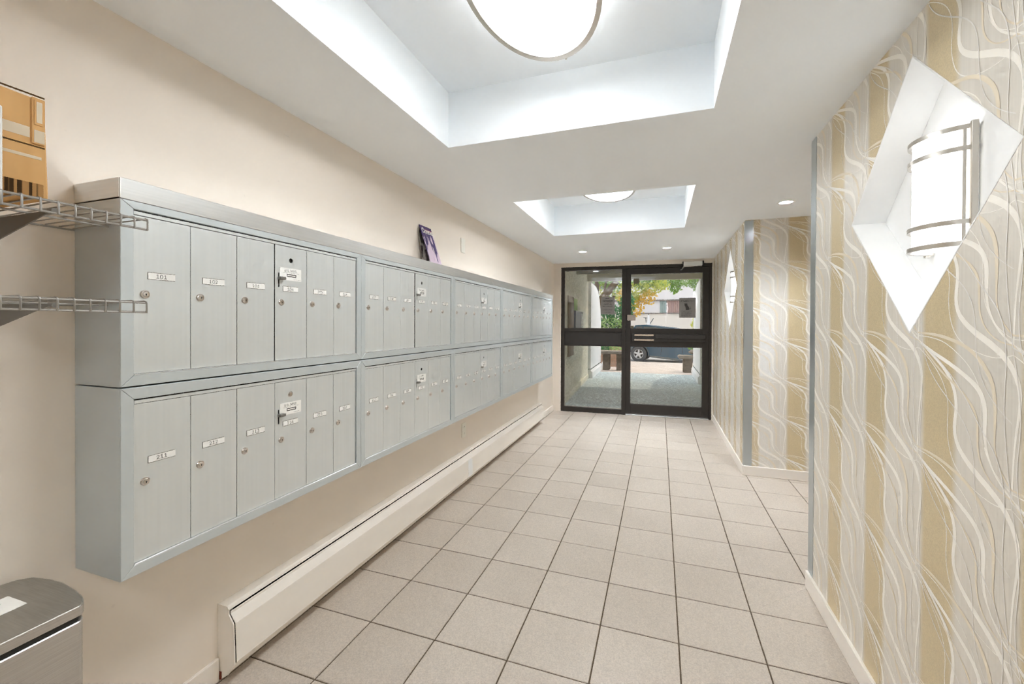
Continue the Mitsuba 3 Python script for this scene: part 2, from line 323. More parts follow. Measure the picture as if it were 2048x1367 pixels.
def ribbons(face, s0, z0, place):
    """Ribbons clipped to the face polygon; (s0, z0) is a node of the repeat; place(list of 2-D meshes per tone)."""
    bx = face.bounds; out = {'cream': [], 'gold': [], 'grey': []}
    for a in range(int((bx[0] - s0)/WP) - 2, int((bx[2] - s0)/WP) + 2):
        for b in range(int((bx[1] - z0)/HP) - 2, int((bx[3] - z0)/HP) + 5):
            for c, w1, w0, tone in CURVES:
                p = c + [s0 + a*WP, z0 + b*HP]
                if p[:, 0].max() < bx[0] or p[:, 0].min() > bx[2] or p[:, 1].max() < bx[1] or p[:, 1].min() > bx[3]: continue
                t = np.gradient(p, axis=0); t /= np.linalg.norm(t, axis=1, keepdims=True)
                u = np.linspace(0, 1, len(p)); w = w0 + (w1 - w0)*np.sin(np.pi*np.clip(u*1.15, 0, 1))**1.3*(0.75 + 0.25*np.cos(9*u))
                nrm = np.c_[-t[:, 1], t[:, 0]]*w[:, None]/1.0
                for i in range(0, len(p) - 1, 15):
                    sl = slice(i, i + 16)
                    g = sg.Polygon(np.vstack([(p + nrm)[sl], (p - nrm)[sl][::-1]]))
                    if not g.is_valid: g = g.buffer(0)
                    g = g.intersection(face)
                    for q in getattr(g, 'geoms', [g]):
                        if q.geom_type == 'Polygon' and q.area > 1e-7:
                            v, f = trimesh.creation.triangulate_polygon(q, engine='earcut')
                            out[tone].append(trimesh.Trimesh(np.c_[v, np.zeros(len(v))], f, process=False))
    return {k: cat(v) for k, v in out.items() if v}
def paper(name, face, s0, z0, to):
    for k, (tone, mesh) in enumerate(ribbons(face, s0, z0, None).items()):
        put(name, f'{tone}_ribbons', to(mesh, 0.0004 + 0.0003*k), f'ribbon_{tone}', kind='stuff', label=f'{tone} flowing ribbon lines of the wallpaper')
to_side = lambda x: (lambda m, e: xf(m, -EY, EZ, -EX, [x - e, 0, 0]))
paper('wall_right', near_face.intersection(sg.box(0.0, 0, 3.6, 3)), 1.823, 0.900, to_side(XN))
paper('wall_right_far', far_face, -0.70, 0.86, to_side(XR))
paper('wall_alcove', sg.box(XR + 0.03, 0, 2.0, ZC), 0.876, 1.125, lambda m, e: xf(m, EX, EZ, -EY, [0, YA - e, 0]))

# brushed corner strips and skirting boards
k = put(None, 'trim_1', cat([cbox(XN - 0.0025, XN, YN - 0.062, YN + 0.002, 0.0, ZC - 0.002, 0.0008), cbox(XN, XN + 0.06, YN, YN + 0.002, 0.0, ZC - 0.002, 0.0008)]), 'strip_metal'); struct(k)
k = put(None, 'trim_2', cat([cbox(XR - 0.002, XR + 0.062, YA - 0.0025, YA, 0.0, ZC - 0.004, 0.0008), cbox(XR - 0.002, XR, YA, YA + 0.03, 0.0, ZC - 0.004, 0.0008)]), 'strip_metal'); struct(k)
def skirting(name, x0, x1, y0, y1, h=0.082): scene[name] = ply(cbox(x0, x1, y0, y1, 0.0, h, 0.003), 'trim_cream'); struct(name)
skirting('baseboard_left', XW, XW + 0.013, YB, -2.252)
skirting('baseboard_left_far', XW, XW + 0.013, 1.905, yend(XW) - 0.002)
skirting('baseboard_right', XN - 0.013, XN, YB, YN + 0.004)
skirting('baseboard_right_far', XR - 0.012, XR, YA - 0.012, yend(XR) - 0.003, 0.08)
skirting('baseboard_alcove', XR, XCOR, YA - 0.012, YA, 0.08)
skirting('baseboard_return', XN, XCOR, YN, YN + 0.012)
k = put(None, 'trim_3', ebox(0.5705, 0.5845, -0.012, 0.0, 0.0, ZC - 0.001), 'trim_cream'); struct(k)

# ================================================================== glazed entrance: sidelight and door
win = struct('window_1'); dor = struct('door_1')
D0, D1 = 0.0, 0.10
B = 'bronze_frame'
put(win, 'frame_jamb', ebox(FL, -1.374, D0, D1, 0, FT), B)
put(win, 'frame_head', ebox(-1.374, -0.520, D0, D1, 2.020, FT), B)
put(win, 'frame_sill', ebox(-1.374, -0.576, D0, D1, 0, 0.068), B)
put(win, 'mullion', ebox(-0.576, -0.520, D0 - 0.004, D1, 0, 2.0195), B)
put(win, 'rail', ebox(-1.374, -0.576, D0, D1, 1.148, 1.198), B)
put(win, 'rail', ebox(-1.374, -0.576, D0, D1, 0.943, 0.957), B)
put(win, 'spandrel_panel', ebox(-1.374, -0.576, 0.022, 0.06, 0.957, 1.148), 'bronze_panel', label='dark solid panel between the panes')
put(win, 'glass_pane', ebox(-1.374, -0.576, 0.049, 0.0505, 1.198, 2.020, 0.0), 'pane')
put(win, 'glass_pane', ebox(-1.374, -0.576, 0.049, 0.0505, 0.068, 0.943, 0.0), 'pane')
put(win, 'glazing_bead', cat([ebox(-1.374, -1.366, 0.03, 0.049, 0.068, 0.943, 0.001), ebox(-1.366, -0.576, 0.03, 0.049, 0.068, 0.076, 0.001), ebox(-1.374, -1.366, 0.03, 0.049, 1.198, 2.02, 0.001)]), 'nickel')
put(dor, 'frame_head', ebox(-0.520, FR, D0, D1, 2.024, FT), B)
put(dor, 'frame_jamb', ebox(0.536, FR, D0, D1, 0, 2.024), B)
put(dor, 'threshold', ebox(-0.520, 0.536, D0 - 0.03, D1, 0, 0.016, 0.004), 'aluminium', label='grey metal threshold')
put(dor, 'stile', ebox(-0.5196, -0.456, 0.012, 0.062, 0.022, 2.020), B)
put(dor, 'stile', ebox(0.457, 0.5358, 0.012, 0.062, 0.022, 2.020), B)
put(dor, 'rail', ebox(-0.456, 0.457, 0.012, 0.062, 1.946, 2.0235), B)
put(dor, 'rail', ebox(-0.456, 0.457, 0.012, 0.062, 0.946, 1.197), B)
put(dor, 'rail', ebox(-0.456, 0.457, 0.012, 0.062, 0.022, 0.154), B)
put(dor, 'glass_pane', ebox(-0.456, 0.457, 0.036, 0.0375, 1.197, 1.946, 0.0), 'pane')
put(dor, 'glass_pane', ebox(-0.456, 0.457, 0.036, 0.0375, 0.154, 0.946, 0.0), 'pane')
pb = put(dor, 'push_bar', cat([ebox(-0.44, 0.49, -0.022, 0.012, 1.020, 1.128, 0.004), ebox(-0.14, 0.49, -0.045, -0.022, 1.060, 1.118, 0.006)]), 'bronze_panel', label='dark horizontal push bar')
put(pb, 'strip', ebox(-0.408, -0.155, -0.030, -0.022, 1.098, 1.118), 'pull_bar'); put(pb, 'strip', ebox(-0.408, -0.155, -0.030, -0.022, 1.031, 1.051), 'pull_bar')
put(dor, 'lock_box', ebox(-0.503, -0.393, -0.018, 0.012, 1.306, 1.385, 0.003), 'lock_plate', label='grey metal lock box')
cl = put(dor, 'closer', ebox(0.212, 0.445, -0.045, 0.0, 2.030, 2.086, 0.006), 'label_card', label='silver door closer')
put(cl, 'end_cap', ebox(0.202, 0.212, -0.046, 0.0, 2.026, 2.09, 0.003), 'black'); put(cl, 'end_cap', ebox(0.445, 0.462, -0.046, 0.0, 2.026, 2.094, 0.003), 'black')
eP = lambda u, d, z: (np.array([0, E0, 0]) + EU*u*NU + ED*d + EZ*z)
put(cl, 'arm', cat([tube([eP(0.33, -0.05, 2.022), eP(0.255, -0.09, 2.015), eP(0.205, -0.10, 2.012)], 0.007), tube([eP(0.205, -0.10, 2.012), eP(0.196, -0.04, 1.99), eP(0.180, 0.006, 1.984)], 0.007)]), 'chrome', True)
# things stuck on the glass
put_l = lambda name, label, cat_, mesh, m: tag(put(None, name, mesh, m), label, cat_)
s1 = thing('notice', 'printed notice taped to the sidelight pane left of the door', 'sign')
put(s1, 'sheet', ebox(-0.868, -0.674, 0.0455, 0.0480, 1.392, 1.638, 0.0), 'paper_grey')
ln = []
for (a, b, z, h) in [(-0.80, -0.75, 1.612, .010), (-0.84, -0.70, 1.575, .012), (-0.82, -0.72, 1.548, .005), (-0.83, -0.71, 1.530, .005), (-0.845, -0.70, 1.503, .007), (-0.84, -0.71, 1.455, .005), (-0.82, -0.73, 1.42, .004)]:
    ln.append(ebox(a, b, 0.0447, 0.0455, z, z + h, 0.0))
put(s1, 'text_lines', cat(ln), 'ink', label='lines of small print too blurred to read')
put(s1, 'tape', ebox(-0.705, -0.668, 0.044, 0.0455, 1.63, 1.655, 0.0), 'olive_box'); put(s1, 'tape', ebox(-0.89, -0.855, 0.044, 0.0455, 1.63, 1.65, 0.0), 'olive_box')
s2 = thing('cat_poster', 'grey FOUND CAT poster with a black cat on the door glass', 'poster')
put(s2, 'sheet', ebox(0.170, 0.375, 0.0325, 0.0350, 1.345, 1.612, 0.0), 'paper_grey')
put(s2, 'lettering', text('FOUND CAT', 0.0205, eP(0.2725, 0.0325, 1.560), EU, EZ, 0.001, True, True), 'ink')
catp = sg.Polygon([(-.030, .058), (-.026, .078), (-.019, .068), (-.008, .068), (-.001, .078), (.002, .055), (.004, .045), (.018, .028), (.026, .010), (.027, -.004), (.020, -.014), (-.004, -.016), (-.014, -.012), (-.012, .004), (-.018, .025), (-.028, .042)]).buffer(0.003).buffer(-0.001)
tail = sg.LineString([(.022, -.008), (.038, -.006), (.046, .008), (.042, .02), (.034, .024)]).buffer(0.0028)
put(s2, 'cat_silhouette', endm(xf(prism(catp.union(tail), 0.0008), EX, EZ, -EY, [0.268, 0.0325, 1.465])), 'ink', label='black sitting cat')
put(s2, 'text_lines', cat([ebox(0.195, b, 0.0317, 0.0325, z, z + 0.004, 0.0) for b, z in [(.335, 1.432), (.30, 1.418), (.33, 1.405), (.31, 1.392), (.325, 1.379), (.27, 1.366)]]), 'ink')
put_l('card_reader', 'small olive square plate on the upper left of the door glass', 'sensor plate', ebox(-0.422, -0.347, 0.024, 0.0355, 1.815, 1.886, 0.002), 'olive_box')
put_l('decal', 'tiny olive decal low on the upper door glass beside the stile', 'sticker', ebox(-0.455, -0.417, 0.0335, 0.0355, 1.198, 1.234, 0.0), 'olive_box')

# ================================================================== mailboxes
XF = -1.350; Y0, PU = -2.632, 0.9004; DP = 0.1412
hold = {}
lock_m = lathe([(0, 0.0), (0.0112, 0.0), (0.0112, 0.0022), (0.0098, 0.0042), (0.0072, 0.0046), (0.0062, 0.0068), (0, 0.0070)], 20)
lock_m = xf(lock_m, EY, EZ, EX, [0, 0, 0])
key_m = cat([xf(trimesh.creation.cylinder(0.0018, 0.0006, sections=10), EY, EZ, EX, [0.0072, 0, 0]), box(0.0069, 0.0075, -0.0008, 0.0008, -0.0042, 0)])
def at(mesh, x, y, z): return mesh.copy().apply_translation([x, y, z])
def mailbox(row, col, first, numbers, label, gap3):
    t = thing('mailbox_unit', label, 'mailboxes', 'banks of six wall mailboxes')
    y0, y1 = Y0 + col*PU, Y0 + (col + 1)*PU - 0.0006
    z0, z1 = (1.0905, 1.563) if row == 0 else (0.602, 1.0865)
    oy0, oy1 = y0 + 0.029, y1 - 0.0275
    oz0, oz1 = (1.118, 1.543) if row == 0 else (0.630, 1.056)
    dz = 0.0 if row == 0 else -0.487
    body = mani(box(XW + 0.001, XF - 0.0015, y0, y1, z0, z1)) - mani(box(XF - 0.012, XF + 0.1, oy0, oy1, oz0, oz1))
    put(t, 'body', unmani(body), 'cabinet_paint')
    put(t, 'recess_back', box(XF - 0.0125, XF - 0.0115, oy0, oy1, oz0, oz1), 'dark_gap')
    # mitred front frame
    e = 0.0003
    o, i_ = [(y0, z0), (y1, z0), (y1, z1), (y0, z1)], [(oy0, oz0), (oy1, oz0), (oy1, oz1), (oy0, oz1)]
    for a in range(4):
        b = (a + 1) % 4
        g = sg.Polygon([o[a], o[b], i_[b], i_[a]]).buffer(-e, join_style=2)
        put(t, 'frame_rail', xf(bevel_prism(g, 0, 0.0035, 0.0008), EY, EZ, EX, [XF - 0.0018, 0, 0]), 'cabinet_paint')
    put(t, 'top_strip', cbox(XF - 0.010, XF - 0.002, oy0 + 0.002, oy1 - 0.002, oz1 - 0.0125, oz1 - 0.0035, 0.0006), 'door_metal')
    put(t, 'bottom_lip', cbox(XF - 0.010, XF + 0.002, oy0 + 0.001, oy1 - 0.001, oz0, oz0 + 0.0022, 0.0005), 'aluminium')
    for k in range(6):
        a = oy0 + 0.0012 + k*DP; b = a + DP - 0.0016
        if k == 2: b -= gap3
        if k == 5: b = oy1 - 0.0035
        zb, ztop = oz0 + 0.003, oz1 - 0.0137
        xd = XF - 0.0035 + random.uniform(-0.0006, 0.0006)
        front = mani(cbox(xd - 0.003, xd, a, b, zb, ztop, 0.0006))
        o_ = a - 0.0012
        if k == 3:
            front = front - mani(xf(trimesh.creation.cylinder(0.0085, 0.05, sections=24), EY, EZ, EX, [xd, o_ + 0.069, 1.481 + dz]))
            front = front - mani(box(xd - 0.02, xd + 0.02, o_ + 0.0135, o_ + 0.0195, 1.381 + dz, 1.432 + dz))
        d = put(t, 'door', unmani(front), 'door_metal')
        zl, zk = 1.368 + dz + (0.0015 if row else 0), 1.327 + dz - (0.003 if row else 0)
        put(d, 'lock', at(lock_m, xd, o_ + 0.0265, zk), 'chrome', 30)
        put(d, 'keyhole', at(key_m, xd, o_ + 0.0265, zk), 'ink')
        put(d, 'label_holder', cat([cbox(xd, xd + 0.0012, o_ + 0.0335, o_ + 0.1005, zl - 0.0010, zl + 0.0002, 0.0002), cbox(xd, xd + 0.0012, o_ + 0.0335, o_ + 0.1005, zl + 0.0170, zl + 0.0182, 0.0002), cbox(xd, xd + 0.0012, o_ + 0.0330, o_ + 0.0345, zl - 0.0010, zl + 0.0182, 0.0002)]), 'bracket_grey')
        put(d, 'label_card', box(xd, xd + 0.0005, o_ + 0.0345, o_ + 0.1005, zl, zl + 0.0172), 'sticker_white' if (row, col, k) in BRIGHT else 'label_card')
        put(d, 'number', text(str(numbers[k]), 0.0105, [xd + 0.0005, o_ + 0.0665, zl + 0.0032], EY, EZ, 0.0003, False, True), 'ink', label=f'number {numbers[k]}')
        if k == 3:
            pl = box(xd, xd + 0.0006, o_ + 0.0215, o_ + 0.1150, 1.408 + dz, 1.452 + dz)
            put(d, 'sticker', pl, 'label_card' if row == 0 else 'sticker_white', label='white U.S. MAIL sticker')
            rule = [box(xd + 0.0006, xd + 0.0009, o_ + 0.033, o_ + 0.103, 1.4345 + dz, 1.4352 + dz), box(xd + 0.0006, xd + 0.0009, o_ + 0.08, o_ + 0.11, 1.4125 + dz, 1.4131 + dz),
                    prism(sg.box(0.050, 1.4205, 0.0915, 1.4305).difference(sg.box(0.0525, 1.4235, 0.0885, 1.4275)), 0.0004)]
            rule[2] = xf(rule[2], EY, EZ, EX, [xd + 0.0006, o_, dz])
            put(d, 'lettering', cat([text('U.S. MAIL', 0.0088, [xd + 0.0006, o_ + 0.068, 1.4385 + dz], EY, EZ, 0.0003, False, True)] + rule), 'ink')
            put(d, 'slot_tab', cbox(xd - 0.002, xd + 0.016, o_ + 0.0115, o_ + 0.0345, 1.4075 + dz, 1.4175 + dz, 0.0012), 'bracket_grey', label='grey arrow lock tab')
            if row == 1 and col == 0: put(d, 'lock_plug', at(lock_m, xd - 0.004, o_ + 0.066, 1.4795 + dz), 'chrome', 30)
BRIGHT = {(0, 1, 1), (0, 3, 0), (1, 3, 1), (1, 3, 3), (1, 3, 4)}
nums = [[101 + i for i in range(20)] + [201 + i for i in range(10)], [211 + i for i in range(10)] + [301 + i for i in range(20)]]
pos = ['nearest the camera at the left end', 'second from the left', 'in the middle of its row', 'second from the glass door', 'at the far end beside the glass door']
for row in (0, 1):
    for col in range(5):
        mailbox(row, col, 0, nums[row][col*6:col*6 + 6], f"{['upper', 'lower'][row]} row grey mailbox bank of six doors, {pos[col]}", {(0, 0): 0.003, (0, 1): 0.0065, (0, 2): 0.001}.get((row, col), 0.0))
YE = Y0 + 5*PU
hd = thing('mailbox_hood', 'brushed aluminium hood strip running along the top of the upper mailboxes', 'mailbox hood')
for a, b in ((Y0, -0.163), (-0.1625, 0.44), (0.4405, YE + 0.002)):
    put(hd, 'cover', cat([cbox(XF - 0.003, XF + 0.0025, a, b, 1.5635, 1.6155, 0.0012), cbox(XW + 0.001, XF - 0.003, a, b, 1.612, 1.6155, 0.0008)]), 'aluminium')
put(hd, 'end_plate', cbox(XW + 0.001, XF - 0.0015, Y0 - 0.0015, Y0 - 0.0002, 1.566, 1.6150, 0.0005), 'aluminium')

# brochures leaning on the wall above the mailboxes
def leaner(tl, tr, bl, br, th=0.003):
    tl, tr, bl, br = map(np.array, (tl, tr, bl, br))
    ex = (br - bl)/np.linalg.norm(br - bl); ey = (tl - bl); ey = ey - ex*(ey @ ex); h = np.linalg.norm(ey); ey /= h
    return bl, ex, ey, np.cross(ex, ey), np.linalg.norm(br - bl), h
def sheet(fr, u0, u1, v0, v1, w0, w1): return xf(cbox(u0, u1, v0, v1, w0, w1, 0.0004), fr[1], fr[2], fr[3], fr[0])
fr = leaner([-1.533, -0.892, 1.884], [-1.533, -0.745, 1.884], [-1.440, -0.955, 1.6165], [-1.440, -0.812, 1.6165])
W_, H_ = fr[4], fr[5]
t = thing('purple_brochure', 'purple and lilac glossy brochure leaning on the wall above the mailboxes', 'brochure')
put(t, 'cover', sheet(fr, 0, W_, 0, H_, 0, 0.004), 'brochure_purple')
put(t, 'head_band', sheet(fr, 0.001, W_ - 0.001, H_*0.84, H_ - 0.001, 0.004, 0.0044), 'brochure_head')
put(t, 'red_band', sheet(fr, W_*0.35, W_ - 0.002, H_*0.86, H_*0.925, 0.0044, 0.0047), 'brochure_red')
tm = meshkit.text_mesh('Conne', 0.034, 0.0006, True)
tm.apply_scale([0.90*W_/tm.extents[0], 1, 1])
put(t, 'title', xf(tm, fr[1], fr[2], fr[3], fr[0] + fr[1]*0.008 + fr[2]*H_*0.815 + fr[3]*0.0046), 'sticker_white', label='white title lettering')
fr2 = leaner([-1.5345, -0.935, 1.862], [-1.5345, -0.80, 1.862], [-1.492, -0.965, 1.6165], [-1.492, -0.83, 1.6165])
t = thing('dark_brochure', 'dark brochure half hidden behind the purple brochure', 'brochure')
put(t, 'cover', sheet(fr2, 0, fr2[4], 0, fr2[5], 0, 0.003), 'brochure_photo')
put(t, 'head_band', sheet(fr2, 0.002, fr2[4] - 0.002, fr2[5]*0.62, fr2[5]*0.9, 0.003, 0.0034), 'brochure_dark')
put(t, 'page_edge', sheet(fr2, 0.0, fr2[4], fr2[5]*0.60, fr2[5]*0.615, 0.003, 0.0036), 'ink')
put(t, 'foot_band', sheet(fr2, 0.0, fr2[4], 0.03, 0.037, 0.003, 0.0036), 'ink')

# switch plate and outlet on the left wall
t = thing('switch_plate', 'blank cream wall plate above the mailboxes', 'wall plate')
put(t, 'plate', cbox(XW, XW + 0.006, -0.348, -0.279, 1.806, 1.918, 0.003), 'plate_white')
put(t, 'screw', cat([xf(trimesh.creation.cylinder(0.003, 0.001, sections=12), EY, EZ, EX, [XW + 0.0062, -0.3135, z]) for z in (1.832, 1.892)]), 'trim_cream')
t = thing('outlet', 'cream duplex power outlet under the mailboxes', 'outlet')
put(t, 'plate', cbox(XW, XW + 0.006, -0.318, -0.247, 0.357, 0.470, 0.003), 'plate_white')
for z in (0.388, 0.439):
    r_ = put(t, 'receptacle', cbox(XW + 0.006, XW + 0.0075, -0.299, -0.266, z - 0.014, z + 0.014, 0.001), 'plate_white')
    put(r_, 'slots', cat([box(XW + 0.0074, XW + 0.0078, y - 0.001, y + 0.001, z - 0.003, z + 0.006) for y in (-0.289, -0.276)]), 'ink')

# ================================================================== baseboard heater
t = thing('baseboard_heater', 'long cream baseboard heater along the foot of the left wall', 'heater')
HY0, HY1 = -2.246, 1.880
def along(profile, a, b, m, name, label=None, sm=False):
    g = sg.Polygon([(XW + d, z) for d, z in profile])
    me = xf(prism(g, b - a), EX, EZ, -EY, [0, b, 0])
    v = me.vertices.copy(); v[:, 2] *= np.where(v[:, 2] > 0.03, 1 - 0.020*(v[:, 1] + 2.25)/1.0*0.75, 1.0); me.vertices = v
    return put(t, name, me, m, sm, label)
along([(0.0005, 0.02), (0.003, 0.02), (0.003, 0.266), (0.0005, 0.266)], HY0 + 0.003, HY1 - 0.003, 'trim_cream', 'back_panel')
along([(0.003, 0.2665), (0.040, 0.2665), (0.0475, 0.263), (0.0505, 0.254), (0.0490, 0.2535), (0.0455, 0.2605), (0.039, 0.264), (0.003, 0.264)], HY0, HY1, 'trim_cream', 'hood')
along([(0.0525, 0.2490), (0.0540, 0.2470), (0.0535, 0.2400), (0.0760, 0.2120), (0.0740, 0.2112), (0.0515, 0.2390)], HY0 + 0.004, HY1 - 0.004, 'trim_cream', 'damper')
for a, b in ((HY0 + 0.004, -0.292), (-0.290, HY1 - 0.004)):
    along([(0.0735, 0.2120), (0.0765, 0.2120), (0.0825, 0.0790), (0.0790, 0.0740), (0.0600, 0.0660), (0.0600, 0.0680), (0.0780, 0.0760), (0.0802, 0.0795)], a, b, 'trim_cream', 'front_cover')
along([(0.0775, 0.2105), (0.0785, 0.2105), (0.0842, 0.0790), (0.0830, 0.0790)], -0.36, -0.285, 'paint_white', 'splice_plate', 'white joint cover plate')
along([(0.004, 0.085), (0.045, 0.085), (0.045, 0.225), (0.004, 0.225)], HY0 + 0.05, HY1 - 0.05, 'black', 'heating_element', 'dark heating element inside')
along([(0.003, 0.02), (0.006, 0.018), (0.040, 0.026), (0.060, 0.066), (0.058, 0.068), (0.038, 0.030), (0.003, 0.024)], HY0 + 0.004, HY1 - 0.004, 'trim_cream', 'bottom_pan')
ecap = [(0.0005, 0.008), (0.020, 0.010), (0.050, 0.030), (0.081, 0.072), (0.081, 0.083), (0.0755, 0.2125), (0.053, 0.2400), (0.0525, 0.258), (0.0475, 0.2675), (0.0005, 0.2680)]
along(ecap, HY0 - 0.004, HY0, 'trim_cream', 'end_cap'); along(ecap, HY1, HY1 + 0.004, 'trim_cream', 'end_cap')
put(t, 'rust_patch', cbox(XW + 0.002, XW + 0.020, HY0 - 0.0055, HY0 - 0.004, 0.006, 0.034, 0.0005), 'rust', label='rusty patch on the foot of the end cap')

# ================================================================== ceiling lamps and sconces
def dome(c, zc, label, R=0.212, ky=1.70):
    t = thing('ceiling_lamp', label, 'ceiling lamp', 'oval ceiling lamps in the recesses')
    x, y = c; zr = 2.30; q = R/0.2055
    def oval(g): g = g.copy(); g.vertices = g.vertices*[1, ky, 1] + [x, y, 0]; return g
    put(t, 'pan', oval(lathe([(0.0, zc - 0.0005), (0.165, zc - 0.0005), (0.175, zc - 0.02), (0.165, zc - 0.03), (0.0, zc - 0.03)], 48)), 'nickel', 40)
    def glow(profile):
        g = lathe(profile, 64); g.fix_normals()
        c = g.triangles_center; k = np.argmax(np.hypot(c[:, 0], c[:, 1]) - 3*c[:, 2])
        if g.face_normals[k] @ np.array([c[k, 0], c[k, 1], -0.2]) < 0: g.invert()
        return oval(g)
    tint = np.array([0.97, 0.99, 1.01])*DOME_L
    put(t, 'bowl', glow([(R - 0.018, zr - 0.002), (0.17*q, zr - 0.012), (0.135*q, zr - 0.022), (0.09*q, zr - 0.030), (0.045*q, zr - 0.034), (0.0, zr - 0.036)]), 'lamp_glass', True, label='glowing white glass bowl', em=emit(tint))
    put(t, 'side_glass', glow([(0.165*q, zc - 0.03), (R - 0.020, zr + 0.016)]), 'lamp_glass', True, label='dimmer glass side above the ring', em=emit(tint*0.22))
    put(t, 'ring', oval(lathe([(R - 0.018, zr - 0.006), (R - 0.001, zr - 0.006), (R, zr), (R, zr + 0.016), (R - 0.018, zr + 0.016), (R - 0.018, zr - 0.006)], 72)), 'nickel', 40, label='satin nickel ring')
    put(t, 'screw', trimesh.creation.icosphere(2, 0.005).apply_translation([x + 0.03, y + R*ky*0.99 + 0.001, zr - 0.004]), 'nickel', True)
dome((-0.463, -2.022), TR[0][4], 'large oval bowl ceiling lamp in the nearer ceiling recess')
dome((-0.468, 0.031), TR[1][4], 'oval bowl ceiling lamp in the farther ceiling recess')
dome((-0.476, -4.26), TR[2][4], 'oval bowl ceiling lamp in the recess behind the camera')

for (x, y), lb in zip(DOWN, ('recessed downlight on the ceiling left of the two before the door', 'recessed downlight on the ceiling right of the two before the door', 'recessed downlight at the mouth of the side passage')):
    t = thing('downlight', lb, 'downlight', 'recessed downlights')
    put(t, 'trim_ring', lathe([(0.043, ZC + 0.075), (0.0425, ZC - 0.001), (0.055, ZC - 0.004), (0.058, ZC - 0.0015), (0.057, ZC - 0.0002), (0.0445, ZC - 0.0002), (0.0443, ZC + 0.075), (0.043, ZC + 0.075)], 32).apply_translation([x, y, 0]), 'paint_white', 40)
    b = lathe([(0.042, ZC + 0.058), (0.032, ZC + 0.046), (0.0, ZC + 0.042)], 24); b.fix_normals()
    if b.face_normals[np.argmin(b.triangles_center[:, 2])][2] > 0: b.invert()
    put(t, 'bulb', b.apply_translation([x, y, 0]), 'lamp_glass', True, label='bright bulb face', em=emit([DOWN_L*0.94, DOWN_L*0.99, DOWN_L*1.05]))

def sconce(x, y, z, label):
    """Half-drum lamp on the back plane x of a niche, facing -x."""
    t = thing('wall_sconce', label, 'wall lamp', 'wall lamps in diamond niches')
    zb, zt, hw, dp = z - 0.165, z + 0.150, 0.098, 0.096
    put(t, 'backplate', cbox(x - 0.008, x - 0.0002, y - hw + 0.004, y + hw - 0.004, zb + 0.012, zt - 0.006, 0.002), 'paint_white')
    def arc(rx, ry, n=25): a = np.linspace(0, np.pi, n); return np.c_[-rx*np.sin(a) - 0.004, ry*np.cos(a)]
    def curved(rx, ry, th, za, zc_):
        o, i_ = arc(rx, ry), arc(rx - th, ry - th)
        return prism(sg.Polygon(np.vstack([o, i_[::-1]])), zc_ - za).apply_translation([x, y, za])
    sh = prism(sg.Polygon(np.vstack([arc(dp - 0.012, hw - 0.016)])), zt - zb - 0.016).apply_translation([x - 0.003, y, zb + 0.006])
    sh.fix_normals()
    put(t, 'shade', sh, 'lamp_glass', 40, label='glowing white half drum shade', em=emit([SCONCE_L*0.98, SCONCE_L*0.99, SCONCE_L]))
    for za in (zb, zb + 0.057, zt - 0.067, zt - 0.012): put(t, 'band', curved(dp, hw, 0.008, za, za + 0.012), 'nickel', 40)
    for s in (-1, 1):
        put(t, 'inner_bar', cbox(x - 0.034, x - 0.026, y + s*(hw - 0.009) - 0.004, y + s*(hw - 0.009) + 0.004, zb + 0.002, zt - 0.002, 0.001), 'nickel')
        put(t, 'bar', cbox(x - 0.022, x - 0.008, y + s*(hw + 0.002) - 0.005, y + s*(hw + 0.002) + 0.005, zb - 0.006, zt + 0.006, 0.001), 'nickel')
sconce(XN + ND, -1.778, 1.630, 'half drum wall lamp with nickel bands in the nearer diamond niche')
sconce(XR + ND, 1.450, 1.640, 'half drum wall lamp with nickel bands in the farther diamond niche')

# ================================================================== wire shelves, box, bin
def wire_shelf(zf, label, yend_):
    t = thing('wire_shelf', label, 'wire shelf', 'wire shelves on the left wall')
    ya, xf_, xb = -3.75, -1.2405, XW + 0.004
    r = 0.0019
    for nm, x, z, rr in (('front_rail', xf_, zf, 0.0026), ('front_rail', xf_, zf - 0.0225, 0.0026), ('back_rail', xb, zf - 0.003, 0.0026), ('middle_rail', -1.39, zf - 0.0045, 0.0024)):
        put(t, nm, tube([[x, ya, z], [x, yend_, z]], rr), 'wire_coat', 40)
    wires = []
    y = yend_ - 0.002
    while y > ya:
        pts = [[xb, y, zf + 0.0005], [xf_ - 0.004, y, zf + 0.0035], [xf_ + 0.002, y, zf + 0.002], [xf_ + 0.0035, y, zf - 0.003], [xf_ + 0.0035, y, zf - 0.0245]]
        put(t, 'wire', tube(pts, r, 6), 'wire_coat', 40); y -= 0.0264
    for y in (-2.780, -3.45):
        g = sg.Polygon([(xf_ - 0.045, zf - 0.008), (xb, zf - 0.008), (xb, zf - 0.062), (-1.50, zf - 0.058)])
        put(t, 'bracket', xf(prism(g, 0.003), EX, EZ, -EY, [0, y, 0]), 'bracket_grey', label='dark sheet metal bracket')
        put(t, 'bolt', xf(trimesh.creation.cylinder(0.0055, 0.02, sections=14), EY, EZ, EX, [xf_ - 0.04, y - 0.006, zf - 0.012]), 'bracket_grey', 30)
    return t
wire_shelf(1.4975, 'upper grey wire shelf on the left wall carrying the cardboard box', -2.6345)
wire_shelf(1.3005, 'lower empty grey wire shelf on the left wall', -2.6365)
SZ = 1.4975 + 0.0055
t = thing('cardboard_box', 'worn taped cardboard box standing on the upper wire shelf', 'cardboard box')
bx0, bx1, by0, by1, bz1 = -1.515, -1.271, -3.12, -2.800, 1.712
body = cbox(bx0, bx1, by0, by1, SZ, bz1, 0.003); v = body.vertices.copy()
